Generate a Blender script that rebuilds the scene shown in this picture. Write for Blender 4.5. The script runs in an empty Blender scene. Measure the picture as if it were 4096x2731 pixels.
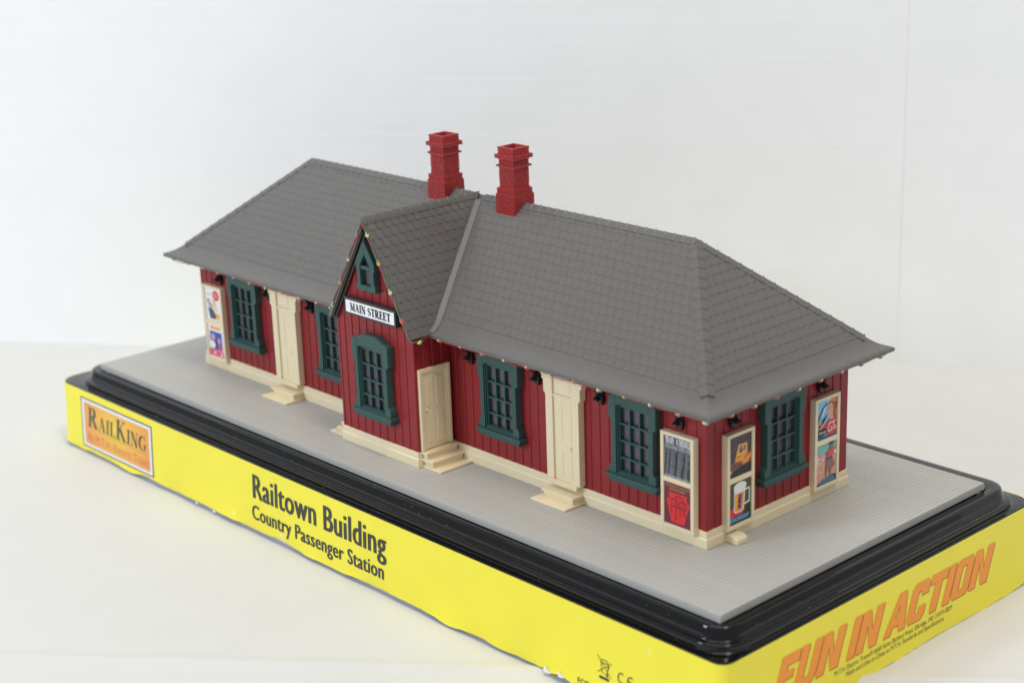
import bpy, bmesh, math, random
from mathutils import Vector, Matrix, Euler
random.seed(7)
D = bpy.data
SC = bpy.context.scene
COL = SC.collection
U = 0.01                      # everything below is written in centimetres

# ------------------------------------------------------------------ camera
def rad(a): return math.radians(a)
cam_d = D.cameras.new('camera'); cam = D.objects.new('camera', cam_d); COL.objects.link(cam)
yaw, pit, rol = rad(137.705), rad(-17.576), rad(-2.014)
fw = Vector((math.cos(pit)*math.cos(yaw), math.cos(pit)*math.sin(yaw), math.sin(pit)))
rt = Vector((math.sin(yaw), -math.cos(yaw), 0)); up = rt.cross(fw)
r2 = rt*math.cos(rol) + up*math.sin(rol); u2 = -rt*math.sin(rol) + up*math.cos(rol)
CAM = Vector((65.098, -40.371, 24.367))
m = Matrix(((r2.x, u2.x, -fw.x), (r2.y, u2.y, -fw.y), (r2.z, u2.z, -fw.z))).to_4x4()
m.translation = CAM*U
cam.matrix_world = m
cam_d.sensor_width = 36; cam_d.lens = 36*6959.183/4096
cam_d.clip_start = 0.02; cam_d.clip_end = 50
cam_d.dof.use_dof = True; cam_d.dof.focus_distance = 0.645; cam_d.dof.aperture_fstop = 12
SC.camera = cam
def px_area(pts):             # how large a piece shows, used only to choose which pieces become objects
    q = []
    for p in pts:
        d = Vector(p)-CAM; z = d.dot(fw); q.append((6959*d.dot(r2)/z, 6959*d.dot(u2)/z))
    return abs(sum(q[i-1][0]*q[i][1]-q[i][0]*q[i-1][1] for i in range(len(q))))/2

# ------------------------------------------------------------------ light
w = D.worlds.new('World'); SC.world = w; w.use_nodes = True
bg = w.node_tree.nodes['Background']; bg.inputs[0].default_value = (0.92, 0.96, 1.0, 1); bg.inputs[1].default_value = 0.37
def area(name, loc, target, sx, sy, watts, col):
    l = D.lights.new(name, 'AREA'); l.shape = 'RECTANGLE'; l.size = sx; l.size_y = sy; l.energy = watts; l.color = col
    o = D.objects.new(name, l); COL.objects.link(o); o.location = loc
    o.rotation_euler = (Vector(target)-Vector(loc)).to_track_quat('-Z', 'Y').to_euler()
    return o
area('window_light', (-0.50, -1.82, 1.00), (0.15, 0.05, 0.02), 0.45, 0.50, 17.5, (0.82, 0.91, 1.0))
area('ceiling_light', (0.35, -0.25, 1.9), (0.2, 0.05, 0), 1.5, 1.2, 13.0, (1.0, 0.965, 0.90))
area('side_light', (1.15, -0.20, 1.85), (0.3, 0.03, 0.0), 0.30, 0.40, 8.5, (1.0, 0.88, 0.70))
SC.view_settings.view_transform = 'Standard'; SC.view_settings.look = 'None'
SC.view_settings.exposure = 0.22; SC.view_settings.gamma = 1
SC.cycles.max_bounces = 8

# ------------------------------------------------------------------ materials
def mat(name, col, rough=0.5, spec=0.5, noise=0.06, nscale=300, bump=0.0, bscale=900, coat=0.0, trans=0.0):
    m = D.materials.new(name); m.use_nodes = True; nt = m.node_tree; b = nt.nodes['Principled BSDF']
    b.inputs['Roughness'].default_value = rough
    b.inputs['Specular IOR Level'].default_value = spec
    b.inputs['Coat Weight'].default_value = coat
    b.inputs['Transmission Weight'].default_value = trans
    tc = nt.nodes.new('ShaderNodeTexCoord')
    n = nt.nodes.new('ShaderNodeTexNoise'); n.inputs['Scale'].default_value = nscale; n.inputs['Detail'].default_value = 4
    nt.links.new(tc.outputs['Object'], n.inputs['Vector'])
    r = nt.nodes.new('ShaderNodeMapRange')
    r.inputs[1].default_value = 0.3; r.inputs[2].default_value = 0.7
    r.inputs[3].default_value = 1-noise; r.inputs[4].default_value = 1+noise
    nt.links.new(n.outputs['Fac'], r.inputs[0])
    mx = nt.nodes.new('ShaderNodeMix'); mx.data_type = 'RGBA'; mx.blend_type = 'MULTIPLY'; mx.inputs[0].default_value = 1
    mx.inputs[6].default_value = (*col, 1); nt.links.new(r.outputs[0], mx.inputs[7])
    nt.links.new(mx.outputs[2], b.inputs['Base Color'])
    if bump:
        n2 = nt.nodes.new('ShaderNodeTexNoise'); n2.inputs['Scale'].default_value = bscale; n2.inputs['Detail'].default_value = 3
        nt.links.new(tc.outputs['Object'], n2.inputs['Vector'])
        bp = nt.nodes.new('ShaderNodeBump'); bp.inputs['Strength'].default_value = bump; bp.inputs['Distance'].default_value = 0.0002
        nt.links.new(n2.outputs['Fac'], bp.inputs['Height']); nt.links.new(bp.outputs['Normal'], b.inputs['Normal'])
    return m
RED   = mat('red_plastic', (0.262, 0.017, 0.022), 0.5, 0.4, 0.05, 200, 0.12)
BRICK = mat('brick_red_plastic', (0.40, 0.036, 0.036), 0.55, 0.4, 0.08, 400, 0.15)
GREEN = mat('green_plastic', (0.032, 0.084, 0.077), 0.5, 0.4, 0.05, 200, 0.1)
CREAM = mat('cream_plastic', (0.81, 0.695, 0.48), 0.45, 0.4, 0.02, 150, 0.06)
ROOF  = mat('grey_roof_plastic', (0.124, 0.118, 0.113), 0.36, 0.5, 0.05, 250, 0.15)
DECK  = mat('grey_deck_plastic', (0.43, 0.425, 0.405), 0.5, 0.4, 0.03, 120, 0.08)
GROOVE= mat('deck_groove_plastic', (0.35, 0.345, 0.335), 0.6, 0.3, 0.03, 120)
BLACK = mat('black_plastic', (0.011, 0.011, 0.012), 0.35, 0.5, 0.1, 200)
TRAY  = mat('glossy_black_plastic', (0.004, 0.004, 0.005), 0.03, 0.42, 0.1, 60)
PANE  = mat('grey_window_film', (0.125, 0.105, 0.13), 0.4, 0.4, 0.08, 120)
SIGNB = mat('sign_dark_plastic', (0.035, 0.034, 0.034), 0.45)
WHITE = mat('white_print', (0.85, 0.86, 0.90), 0.5, 0.4, 0.01)
INK   = mat('black_ink', (0.015, 0.015, 0.017), 0.5, 0.4, 0.02)
def flat(name, col, rough=0.35): return mat(name, col, rough, 0.45, 0.04, 500)

# ------------------------------------------------------------------ mesh helpers
WORLD_LOC = {}
class MB:
    def __init__(s): s.v = []; s.f = []; s.mi = []
    def add(s, verts, faces, mi=0):
        o = len(s.v); s.v += [tuple(p) for p in verts]; s.f += [tuple(i+o for i in f) for f in faces]; s.mi += [mi]*len(faces)
    def box(s, a, b, mi=0):
        (x0, y0, z0), (x1, y1, z1) = a, b
        s.add([(x0,y0,z0),(x1,y0,z0),(x1,y1,z0),(x0,y1,z0),(x0,y0,z1),(x1,y0,z1),(x1,y1,z1),(x0,y1,z1)],
              [(0,3,2,1),(4,5,6,7),(0,1,5,4),(1,2,6,5),(2,3,7,6),(3,0,4,7)], mi)
    def prism(s, F, poly, w0, w1, mi=0):       # polygon (u,z) in a wall frame, between depths w0 and w1
        n = len(poly)
        s.add([F(u, z, w0) for u, z in poly]+[F(u, z, w1) for u, z in poly],
              [tuple(range(n)), tuple(range(2*n-1, n-1, -1))]+[(i, (i+1)%n, n+(i+1)%n, n+i) for i in range(n)], mi)
    def rect(s, F, u0, z0, u1, z1, w0, w1, mi=0): s.prism(F, [(u0,z0),(u1,z0),(u1,z1),(u0,z1)], w0, w1, mi)
    def flat(s, F, poly, w, mi=0): s.add([F(u, z, w) for u, z in poly], [tuple(range(len(poly)))], mi)
    def loft(s, rings, mi=0, closed=True, cap0=False, cap1=False):
        n = len(rings[0]); fs = []
        for k in range(len(rings)-1):
            for i in range(n if closed else n-1):
                j = (i+1) % n; fs.append((k*n+i, k*n+j, (k+1)*n+j, (k+1)*n+i))
        if cap0: fs.append(tuple(range(n)))
        if cap1: fs.append(tuple((len(rings)-1)*n+i for i in range(n)))
        s.add([p for r in rings for p in r], fs, mi)
    def tube(s, pts, r, n=6, mi=0):
        rings = []
        for i, p in enumerate(pts):
            a = Vector(pts[max(0, i-1)]); b = Vector(pts[min(len(pts)-1, i+1)]); t = (b-a).normalized()
            q = t.cross(Vector((0,0,1)) if abs(t.z) < .9 else Vector((1,0,0))).normalized(); k = t.cross(q)
            rings.append([tuple(Vector(p)+q*r*math.cos(6.2832*j/n)+k*r*math.sin(6.2832*j/n)) for j in range(n)])
        s.loft(rings, mi, True, True, True)
    def ell(s, c, ax, r1, r2_, nu=8, nv=6, t0=-1.0, t1=1.0, mi=0):   # ellipsoid slice along axis
        ax = Vector(ax).normalized(); q = ax.cross(Vector((0,0,1)) if abs(ax.z) < .9 else Vector((1,0,0))).normalized(); k = ax.cross(q)
        rings = []
        for i in range(nv+1):
            t = t0+(t1-t0)*i/nv; rr = r2_*math.sqrt(max(1e-4, 1-t*t))
            rings.append([tuple(Vector(c)+ax*r1*t+q*rr*math.cos(6.2832*j/nu)+k*rr*math.sin(6.2832*j/nu)) for j in range(nu)])
        s.loft(rings, mi, True, True, True)
    def build(s, name, mats, parent=None, smooth=None, bevel=None, norm=True):
        lo = [min(p[i] for p in s.v) for i in range(3)]; hi = [max(p[i] for p in s.v) for i in range(3)]
        c = Vector([(lo[i]+hi[i])/2 for i in range(3)])
        me = D.meshes.new(name)
        me.from_pydata([tuple((Vector(p)-c)*U) for p in s.v], [], s.f)
        mats = mats if isinstance(mats, (list, tuple)) else [mats]
        for q in mats: me.materials.append(q)
        me.polygons.foreach_set('material_index', s.mi)
        if norm:
            bm = bmesh.new(); bm.from_mesh(me); bmesh.ops.recalc_face_normals(bm, faces=bm.faces); bm.to_mesh(me); bm.free()
        if smooth is not None:
            me.polygons.foreach_set('use_smooth', [True]*len(me.polygons)); me.set_sharp_from_angle(angle=rad(smooth))
        me.update()
        o = D.objects.new(name, me); link(o, c, parent)
        if bevel:
            bv = o.modifiers.new('bevel', 'BEVEL'); bv.width = bevel*U; bv.segments = 2; bv.limit_method = 'ANGLE'; bv.angle_limit = rad(35)
        return o
def link(o, c, parent):
    COL.objects.link(o); WORLD_LOC[o.name] = Vector(c)
    if parent is not None: o.parent = parent; o.location = (Vector(c)-WORLD_LOC[parent.name])*U
    else: o.location = Vector(c)*U
    return o
def dup(o, c, parent):
    k = o.copy(); k.parent = None; link(k, c, parent); return k
def thing(name, label, cat, c):
    o = D.objects.new(name, None); o.empty_display_size = 0.02; link(o, c, None); o['label'] = label; o['category'] = cat; return o
def frame(o, ud, wd):
    o, ud, wd = Vector(o), Vector(ud), Vector(wd)
    return lambda u, z, w_: tuple(o+ud*u+wd*w_+Vector((0, 0, z)))
FRONT = frame((0, .07, 0), (1,0,0), (0,-1,0))          # w is measured from the wall face
WINGF = frame((0, -1.72, 0), (1,0,0), (0,-1,0))
END   = frame((29.93, 0, 0), (0,1,0), (1,0,0))
WINGR = frame((17.13, 0, 0), (0,1,0), (1,0,0))
WINGL = frame((12.56, 0, 0), (0,1,0), (-1,0,0))
def clip(poly, planes):       # convex clip, plane (a,b,c): keep a*x+b*y >= c
    for a, b, c in planes:
        out = []
        for i in range(len(poly)):
            p, q = poly[i-1], poly[i]; dp = a*p[0]+b*p[1]-c; dq = a*q[0]+b*q[1]-c
            if (dp >= 0) != (dq >= 0):
                t = dp/(dp-dq); out.append((p[0]+(q[0]-p[0])*t, p[1]+(q[1]-p[1])*t))
            if dq >= 0: out.append(q)
        poly = out
        if len(poly) < 3: return []
    return poly

# ------------------------------------------------------------------ lettering
def font_tris(s, shear=0.0, offset=0.0, space=1.0):
    c = D.curves.new('t', 'FONT'); c.body = s; c.shear = shear; c.offset = offset; c.space_character = space; c.resolution_u = 3
    o = D.objects.new('t', c); COL.objects.link(o); dg = bpy.context.evaluated_depsgraph_get()
    me = D.meshes.new_from_object(o.evaluated_get(dg))
    vs = [(v.co.x, v.co.y) for v in me.vertices]; fs = [tuple(p.vertices) for p in me.polygons]
    D.objects.remove(o); D.curves.remove(c); D.meshes.remove(me)
    return vs, fs
def put_text(mb, F, s, u0, z0, u1, cap, w_, mi=0, slope=0.0, **k):   # fit between u0 and u1, capitals cap high
    vs, fs = font_tris(s, **k)
    x0 = min(v[0] for v in vs); x1 = max(v[0] for v in vs)
    a, _ = font_tris('H'); h = max(v[1] for v in a)
    mb.add([F(u0+(x-x0)/(x1-x0)*(u1-u0), z0+y/h*cap+slope*(x-x0)/(x1-x0), w_) for x, y in vs], fs, mi)
def stroke(mb, F, pts, ws, w_, mi=0):
    if not isinstance(ws, (list, tuple)): ws = [ws]*len(pts)
    L, R = [], []
    for i, p in enumerate(pts):
        a = pts[max(0, i-1)]; b = pts[min(len(pts)-1, i+1)]; dx, dy = b[0]-a[0], b[1]-a[1]; l = math.hypot(dx, dy) or 1
        L.append((p[0]-dy/l*ws[i]/2, p[1]+dx/l*ws[i]/2)); R.append((p[0]+dy/l*ws[i]/2, p[1]-dx/l*ws[i]/2))
    for i in range(len(pts)-1):
        mb.flat(F, [L[i], L[i+1], R[i+1], R[i]], w_, mi)
def arc(cx, cy, rx, ry, a0, a1, n=9): return [(cx+rx*math.cos(rad(a0+(a1-a0)*i/(n-1))), cy+ry*math.sin(rad(a0+(a1-a0)*i/(n-1)))) for i in range(n)]
def serif_glyph(ch, T, t):
    V = lambda x, w=None: ([(x, 0), (x, 1)], w or T)
    S = lambda x, y, l=.34: ([(x-l/2, y), (x+l/2, y)], t*1.3)
    a, b = t/2, 1-t/2
    if ch == 'I': return .40, [V(.2), S(.2, a), S(.2, b)]
    if ch == 'M': return 1.0, [V(.14, t), ([(.16, 1), (.48, .08)], T), ([(.48, .08), (.82, 1)], t), V(.83), S(.14, a, .26), S(.83, a, .3), S(.1, b, .22), S(.87, b, .24)]
    if ch == 'A': return .86, [([(.12, 0), (.42, 1)], t), ([(.40, 1), (.70, 0)], T), ([(.22, .33), (.6, .33)], t), S(.12, a, .24), S(.70, a, .3)]
    if ch == 'N': return .86, [V(.14, t), ([(.14, 1), (.70, 0)], T), V(.70, t), S(.14, a, .26), S(.70, b, .26), S(.1, b, .2)]
    if ch == 'T': return .76, [V(.38), S(.38, a), ([(.04, b), (.72, b)], t*1.3), ([(.05, .78), (.05, 1)], t), ([(.71, .78), (.71, 1)], t)]
    if ch == 'L': return .66, [V(.18), S(.18, b), ([(.02, a), (.62, a)], t*1.3), ([(.60, .02), (.60, .25)], t)]
    if ch == 'E': return .70, [V(.18), ([(.02, a), (.64, a)], t*1.3), ([(.02, b), (.60, b)], t*1.3), ([(.2, .52), (.48, .52)], t*1.2), ([(.62, 0), (.62, .26)], t), ([(.58, .76), (.58, 1)], t), ([(.47, .4), (.47, .64)], t)]
    if ch == 'F': return .66, [V(.18), S(.18, a), ([(.02, b), (.60, b)], t*1.3), ([(.2, .5), (.48, .5)], t*1.2)]
    if ch == 'H': return .92, [V(.18), V(.74), ([(.18, .5), (.74, .5)], t), S(.18, a), S(.18, b), S(.74, a), S(.74, b)]
    if ch == 'K': return .86, [V(.18), S(.18, a), S(.18, b), ([(.2, .42), (.66, 1)], t), ([(.34, .58), (.72, 0)], T), S(.74, a, .26), S(.66, b, .24)]
    if ch == 'R': return .86, [V(.18), S(.18, a), ([(.02, b), (.3, b)], t*1.3), (arc(.36, .75, .22, .23, 90, -90), [t, T*.7, T, T, T, T, T, T*.7, t]), ([(.2, .52), (.36, .52)], t), ([(.38, .5), (.72, 0)], T), S(.74, a, .22)]
    if ch == 'D': return .84, [V(.18), ([(.02, b), (.36, b)], t*1.3), ([(.02, a), (.36, a)], t*1.3), (arc(.36, .5, .36, .5-t/2, 90, -90), [t, t, T*.8, T, T, T, T*.8, t, t])]
    if ch == 'U': return .84, [([(.18, .3), (.18, 1)], T), ([(.66, .3), (.66, 1)], t), (arc(.42, .32, .24, .3, 180, 360), [T, T, T*.8, T*.6, t, t, t, t, t]), S(.18, b), S(.66, b, .26)]
    if ch in 'CG':
        g = [(arc(.46, .5, .38, .5-t/2, 55, 305, 13), [t, t, t, T*.7, T, T, T, T, T, T*.7, t, t, t]), ([(.70, .70), (.70, .98)], t)]
        if ch == 'G': g += [([(.70, .05), (.70, .42)], T*.8), S(.70, .42, .3)]
        else: g += [([(.70, .05), (.70, .25)], t)]
        return .84, g
    if ch == 'S': return .66, [(arc(.32, .74, .22, .24-t/2, 30, 270, 9)+arc(.32, .27, .24, .25-t/2, 85, -150, 9), [t, t, t, t, T*.6, T*.9, T, T, T, T, T, T, T*.9, T*.6, t, t, t, t]), ([(.53, .76), (.53, .98)], t), ([(.08, .04), (.08, .27)], t)]
    return .4, []
def serif_text(mb, F, s, u0, z0, u1, cap, w_, mi=0, T=.19, t=.06, gap=.06, shear=0, small=1.0, slope=0.0, asp=None):
    x = 0; items = []
    for i, ch in enumerate(s):
        if ch == ' ': x += .4; continue
        k = 1.0 if ch in BIG.get(s, s) and (s not in BIG or i in BIGI[s]) else small
        wd, g = serif_glyph(ch, T, t)
        for pts, ws in g: items.append(([(x+p[0]*k, p[1]*k) for p in pts], [q*k for q in ws] if isinstance(ws, list) else ws*k))
        x += wd*k+gap
    sx = (u1-u0)/(x-gap)
    for pts, ws in items:      # widths follow the horizontal fit
        f = lambda p: (u0+(p[0]+shear*p[1])*sx, z0+p[1]*cap+slope*p[0]/x)
        dx = abs(pts[-1][0]-pts[0][0]); dy = abs(pts[-1][1]-pts[0][1])
        kk = sx if dy > dx*1.2 else cap
        stroke(mb, F, [f(p) for p in pts], [q*kk for q in ws] if isinstance(ws, list) else ws*kk, w_, mi); w_ += .00015
BIG = {'RAILKING': 'RAILKING'}; BIGI = {'RAILKING': (0, 4)}

# ------------------------------------------------------------------ setting: table sheet and backdrop boards
ZT = -4.0
def paper_mat(name, col, sc, amount, direction):
    m = mat(name, col, 0.75, 0.25, 0.012, 40)
    nt = m.node_tree; b = nt.nodes['Principled BSDF']
    tc = nt.nodes.new('ShaderNodeTexCoord'); mp = nt.nodes.new('ShaderNodeMapping')
    mp.inputs['Scale'].default_value = direction
    nt.links.new(tc.outputs['Object'], mp.inputs[0])
    n = nt.nodes.new('ShaderNodeTexNoise'); n.inputs['Scale'].default_value = sc; n.inputs['Detail'].default_value = 3
    nt.links.new(mp.outputs[0], n.inputs['Vector'])
    bp = nt.nodes.new('ShaderNodeBump'); bp.inputs['Strength'].default_value = amount; bp.inputs['Distance'].default_value = 0.0006
    nt.links.new(n.outputs['Fac'], bp.inputs['Height']); nt.links.new(bp.outputs['Normal'], b.inputs['Normal'])
    return m
TABLE = paper_mat('cream_white_card', (0.66, 0.66, 0.648), 60, 0.25, (1, 1, 1))
BOARD = paper_mat('white_corrugated_card', (0.90, 0.915, 0.94), 30, 0.30, (0.15, 0.15, 8))
dl = Vector((42.6, 31.6, 0)).normalized(); nl = Vector((dl.y, -dl.x, 0))      # backdrop direction and its face normal
B0 = Vector((-21.2, 1.1, 0))-nl*.95
tb = MB()                                                                        # one card sheet with a raised crease running beside the tray
c0 = Vector((12.1, -16.9, 0)); 
prof = [(-140, 0), (-.9, 0), (-.45, .02), (-.2, .09), (0, .13), (.16, .09), (.3, .0), (.5, -.03), (1.2, -.02), (120, -.02)]
dc = Vector((14.0, 12.0, 0)).normalized(); nc = Vector((dc.y, -dc.x, 0))
rings = []
for q, h in prof: rings.append([tuple(c0+dc*t+nc*q+Vector((0, 0, ZT+h))) for t in (-150, -20, 0, 10, 20, 150)])
tb.loft(rings, 0, False)
t = tb.build('table_top', TABLE, None, smooth=40); t['kind'] = 'structure'; t['label'] = 'cream white card sheet with a raised crease covering the table'
b = MB()
def slab(t0, t1, z0, z1, off, th):
    p = [B0+dl*t0-nl*off, B0+dl*t1-nl*off, B0+dl*t1-nl*(off+th), B0+dl*t0-nl*(off+th)]
    b.loft([[(q.x, q.y, z0) for q in p], [(q.x, q.y, z1) for q in p]], 0, True, True, True)
slab(-90, 47.55, ZT-.04, 75, 0, .10)
o = b.build('backdrop_wall', BOARD, None, bevel=.03); o['kind'] = 'structure'; o['label'] = 'wide white corrugated board standing behind the tray'
b = MB(); slab(47.3, 140, ZT-.04, 75, .035, .10)
o = b.build('backdrop_wall', BOARD, None, bevel=.03); o['kind'] = 'structure'; o['label'] = 'second white board behind the right end, beyond the vertical seam'

# ------------------------------------------------------------------ station
L, W = 30.0, 7.789
station = thing('model_station', 'red toy railway station with grey shingle roof and MAIN STREET sign', 'model building', (15, W/2, 0))

# deck of narrow planks
PX0, PX1, PY0, PY1 = -3.638, 33.448, -3.331, 11.225
b = MB(); b.box((PX0+.01, PY0+.01, -.28), (PX1-.01, PY1-.01, -.016)); deck = b.build('deck', GROOVE, station)
NPL = 198; pp = (PX1-PX0)/NPL
b = MB(); g = .006; ch = .008; yl = (PY1-PY0)
xs = [(-pp/2+g/2, -.27), (-pp/2+g/2, -ch), (-pp/2+g/2+ch, 0), (pp/2-g/2-ch, 0), (pp/2-g/2, -ch), (pp/2-g/2, -.27)]
b.loft([[(x, PY0+.0, z-.05*(z > -.1)) for x, z in xs], [(x, PY0+.05, z) for x, z in xs], [(x, PY1-.05, z) for x, z in xs], [(x, PY1, z-.05*(z > -.1)) for x, z in xs]], 0, True, True, True)
pl0 = b.build('plank', DECK, deck)
pc = WORLD_LOC[pl0.name].copy()
for i in range(NPL):
    c = Vector((PX0+pp*(i+.5), pc.y, pc.z+random.uniform(-.002, .002)))
    if i == 0: pl0.location = (c-WORLD_LOC[deck.name])*U; WORLD_LOC[pl0.name] = c
    else: dup(pl0, c, deck)

# plinth
def rect_ring(x0, y0, x1, y1, z): return [(x0, y0, z), (x1, y0, z), (x1, y1, z), (x0, y1, z)]
b = MB()
b.loft([rect_ring(0,0,L,W,0.004), rect_ring(0,0,L,W,.34), rect_ring(.035,.035,L-.035,W-.035,.375), rect_ring(.035,.035,L-.035,W-.035,.62)], 0, True, True, True)
b.loft([rect_ring(12.49,-1.79,17.2,.2,0.006), rect_ring(12.49,-1.79,17.2,.2,.34), rect_ring(12.525,-1.755,17.165,.2,.375), rect_ring(12.525,-1.755,17.165,.2,.622)], 0, True, True, True)
b.build('plinth', CREAM, station, bevel=.015)
b = MB(); b.prism(END, [(.95, .0), (1.52, .0), (1.52, .22), (.95, .22)], .0, .62)
blk = MB(); F = END
blk.add([F(.95,.005,.05),F(1.5,.005,.05),F(1.5,.28,.05),F(.95,.28,.05),F(.95,.005,.6),F(1.5,.005,.6),F(1.5,.19,.6),F(.95,.19,.6),F(.95,.28,.42),F(1.5,.28,.42)],
        [(0,1,2,3),(4,5,6,7),(3,2,9,8),(8,9,6,7),(0,1,5,4),(1,5,6,9,2),(0,4,7,8,3)])
blk.build('clip_block', CREAM, station, bevel=.03)

# walls and their boards
PITCH = .4455
def board_piece(F, u0, u1, zs, side, parent, tilt=.032):
    """one vertical board: zs = (z0, ztop at u0, ztop at u1); the proud edge is on 'side'"""
    z0, za, zb = zs
    pr = [(u0, -.06), (u0, .0), (u0+.012, .004), (u1-.02, tilt), (u1, tilt-.012), (u1, -.06)]
    if side < 0: pr = [(u1, -.06), (u1, .0), (u1-.012, .004), (u0+.02, tilt), (u0, tilt-.012), (u0, -.06)]
    zt = lambda u: za+(zb-za)*(u-u0)/(u1-u0)
    b = MB(); b.loft([[F(u, z0, d-.03) for u, d in pr], [F(u, zt(u), d-.03) for u, d in pr]], 0, True, True, True)
    return b.build('board', RED, parent)
def flatF(o, ud, wd): return frame(o, ud, wd)
b = MB(); b.box((.15, .15, .5), (L-.15, W-.15, 5.05)); wall = b.build('wall', RED, station)
n = round((L-.14)/PITCH); p = (L-.14)/n
for i in range(n):
    u0 = .07+p*i; u1 = u0+p
    if u1 > 12.58 and u0 < 17.1:
        if u0 < 12.58 < u1 - .05: board_piece(FRONT, u0, 12.58, (.6, 5.05, 5.05), 1, wall)
        elif u0 + .05 < 17.12 < u1: board_piece(FRONT, 17.12, u1, (.6, 5.05, 5.05), 1, wall)
        continue
    board_piece(FRONT, u0, u1, (.6, 5.05, 5.05), 1, wall)
n = round((W-.14)/PITCH); p = (W-.14)/n
for i in range(n): board_piece(END, .07+p*i, .07+p*(i+1), (.6, 5.05, 5.05), -1, wall)
ENDL = frame((.07, 0, 0), (0,1,0), (-1,0,0))
for i in range(n): board_piece(ENDL, .07+p*i, .07+p*(i+1), (.6, 5.05, 5.05), -1, wall)
# projecting bay
XW, XA, XB, ZR, SW = 14.845, 12.56, 17.13, 9.40, 1.692
gz = lambda u: ZR-.17-SW*abs(u-XW)
b = MB(); b.loft([[(12.62,-1.66,.5),(17.07,-1.66,.5),(17.07,.3,.5),(12.62,.3,.5)], [(12.62,-1.66,5.15),(17.07,-1.66,5.15),(17.07,.3,5.15),(12.62,.3,5.15)]], 0, True, True, True)
b.prism(WINGF, [(12.62, 5.15), (17.07, 5.15), (XW, gz(XW)-.1)], -.06, -.6)
bay = b.build('bay_wall', RED, station)
n = 10; p = (XB-XA)/n
for i in range(n):
    u0 = XA+p*i; u1 = u0+p
    if u0 < XW < u1 and min(XW-u0, u1-XW) > .05:
        board_piece(WINGF, u0, XW, (.61, gz(u0), gz(XW)), 1, bay); board_piece(WINGF, XW, u1, (.61, gz(XW), gz(u1)), 1, bay)
    else: board_piece(WINGF, u0, u1, (.61, gz(u0), gz(u1)), 1, bay)
for F in (WINGR, WINGL):
    for i in range(4): board_piece(F, -1.72+.446*i, -1.72+.446*(i+1), (.61, 5.14, 5.14), -1, bay, .05)

# windows
def window(F, c, label=None, arch=True):
    root = MB(); g = lambda u, z, w_: F(c+u, z, w_)
    A, B, Wd = 1.09, .965, .31
    jl = [(-.95,1.75),(-A,1.77),(-A,2.05),(-B,2.17),(-B,3.70),(-A,3.78),(-A,4.58),(-.76,4.68),(-.76,1.75)]
    root.prism(g, jl, -.02, Wd); root.prism(g, [(-u, z) for u, z in jl][::-1], -.02, Wd)
    hd = [(-.76,4.24)]+[(.76*math.sin(rad(a)), 4.24+.13*math.cos(rad(a*1.0))-.0) for a in (-75,-50,-25,0,25,50,75)]+[(.76,4.24)]
    root.prism(g, hd+[(.76,4.68),(.40,4.84),(-.40,4.84),(-.76,4.68)], -.02, Wd-.003)
    root.rect(g, -.76, 1.75, .76, 1.80, -.02, Wd-.02)
    o = root.build('window_frame', GREEN, station, bevel=.014)
    if label: o['label'] = label
    s = MB(); s.rect(g, -1.21, 1.63, 1.21, 1.765, -.02, Wd+.09); s.rect(g, -1.09, 1.46, 1.09, 1.635, -.02, Wd+.01)
    s.build('sill', GREEN, o, bevel=.014)
    s = MB()                                                    # stepped reveal and glazing bars
    for k, (hw, d0, d1) in enumerate(((.765, .0, .25), (.715, .0, .19))):
        wd = .05
        s.rect(g, -hw, 1.80, -hw+wd, 4.33, d0, d1); s.rect(g, hw-wd, 1.80, hw, 4.33, d0, d1)
        s.rect(g, -hw+wd, 1.80, hw-wd, 1.80-.0+.055*(1)+.03*k, d0, d1-.004)
    s.rect(g, -.665, 4.20, .665, 4.36, .0, .18)
    for u in (-.235, .235): s.rect(g, u-.03, 1.86, u+.03, 4.22, .0, .172)
    for z in (2.36, 2.98, 3.60): s.rect(g, -.665, z-.03, .665, z+.03, .0, .177)
    s.build('sash', GREEN, o)
    us = (-.45, 0, .45); zs = (2.09, 2.67, 3.29, 3.91); p0 = None
    for u in us:
        for z in zs:
            if p0 is None:
                q = MB(); q.rect(g, u-.215, z-.29, u+.215, z+.30, .004, .016); p0 = q.build('pane', PANE, o)
                off = WORLD_LOC[p0.name]-Vector(g(u, z, 0))
            else: dup(p0, Vector(g(u, z, 0))+off, o)
    return o
window(FRONT, 3.68, 'green framed twelve pane window beside the white drinks poster')
window(FRONT, 10.11, 'green framed window half hidden behind the gabled bay')
window(WINGF, 14.87, 'green framed twelve pane window on the gabled bay front')
window(FRONT, 20.09, 'green framed window between the bay door and the cream front door')
window(FRONT, 26.85, 'green framed window beside the TRAIN SCHEDULE board')
window(END, 3.80, 'green framed window between the posters on the end wall')
# little gable window
def gable_window():
    g = lambda u, z, w_: WINGF(14.84+u, z, w_)
    b = MB(); Wd = .26
    out = [(-.56,6.58),(-.56,6.80),(-.50,6.90),(-.50,7.36),(-.56,7.44),(-.56,7.66),(0,8.55)]
    inn = [(-.31,6.80),(-.31,7.42)]
    left = [(-.56,6.58),(-.56,6.80),(-.50,6.90),(-.50,7.36),(-.56,7.44),(-.56,7.66),(0,8.55),(0,8.02),(-.31,7.54),(-.31,6.78),(0,6.78),(0,6.58)]
    b.prism(g, left, -.02, Wd); b.prism(g, [(-u, z) for u, z in left][::-1], -.02, Wd)
    b.rect(g, -.31, 7.40, .31, 7.54, -.02, Wd-.04)
    o = b.build('gable_window', GREEN, station, bevel=.014); o['label'] = 'small pointed green window under the gable peak'
    q = MB(); q.rect(g, -.30, 6.79, .30, 7.39, .004, .014); q.build('pane', PANE, o)
    q = MB(); q.prism(g, [(-.30,7.55),(.30,7.55),(0,8.0)], .004, .014); q.build('pane', PANE, o)
gable_window()

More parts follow.
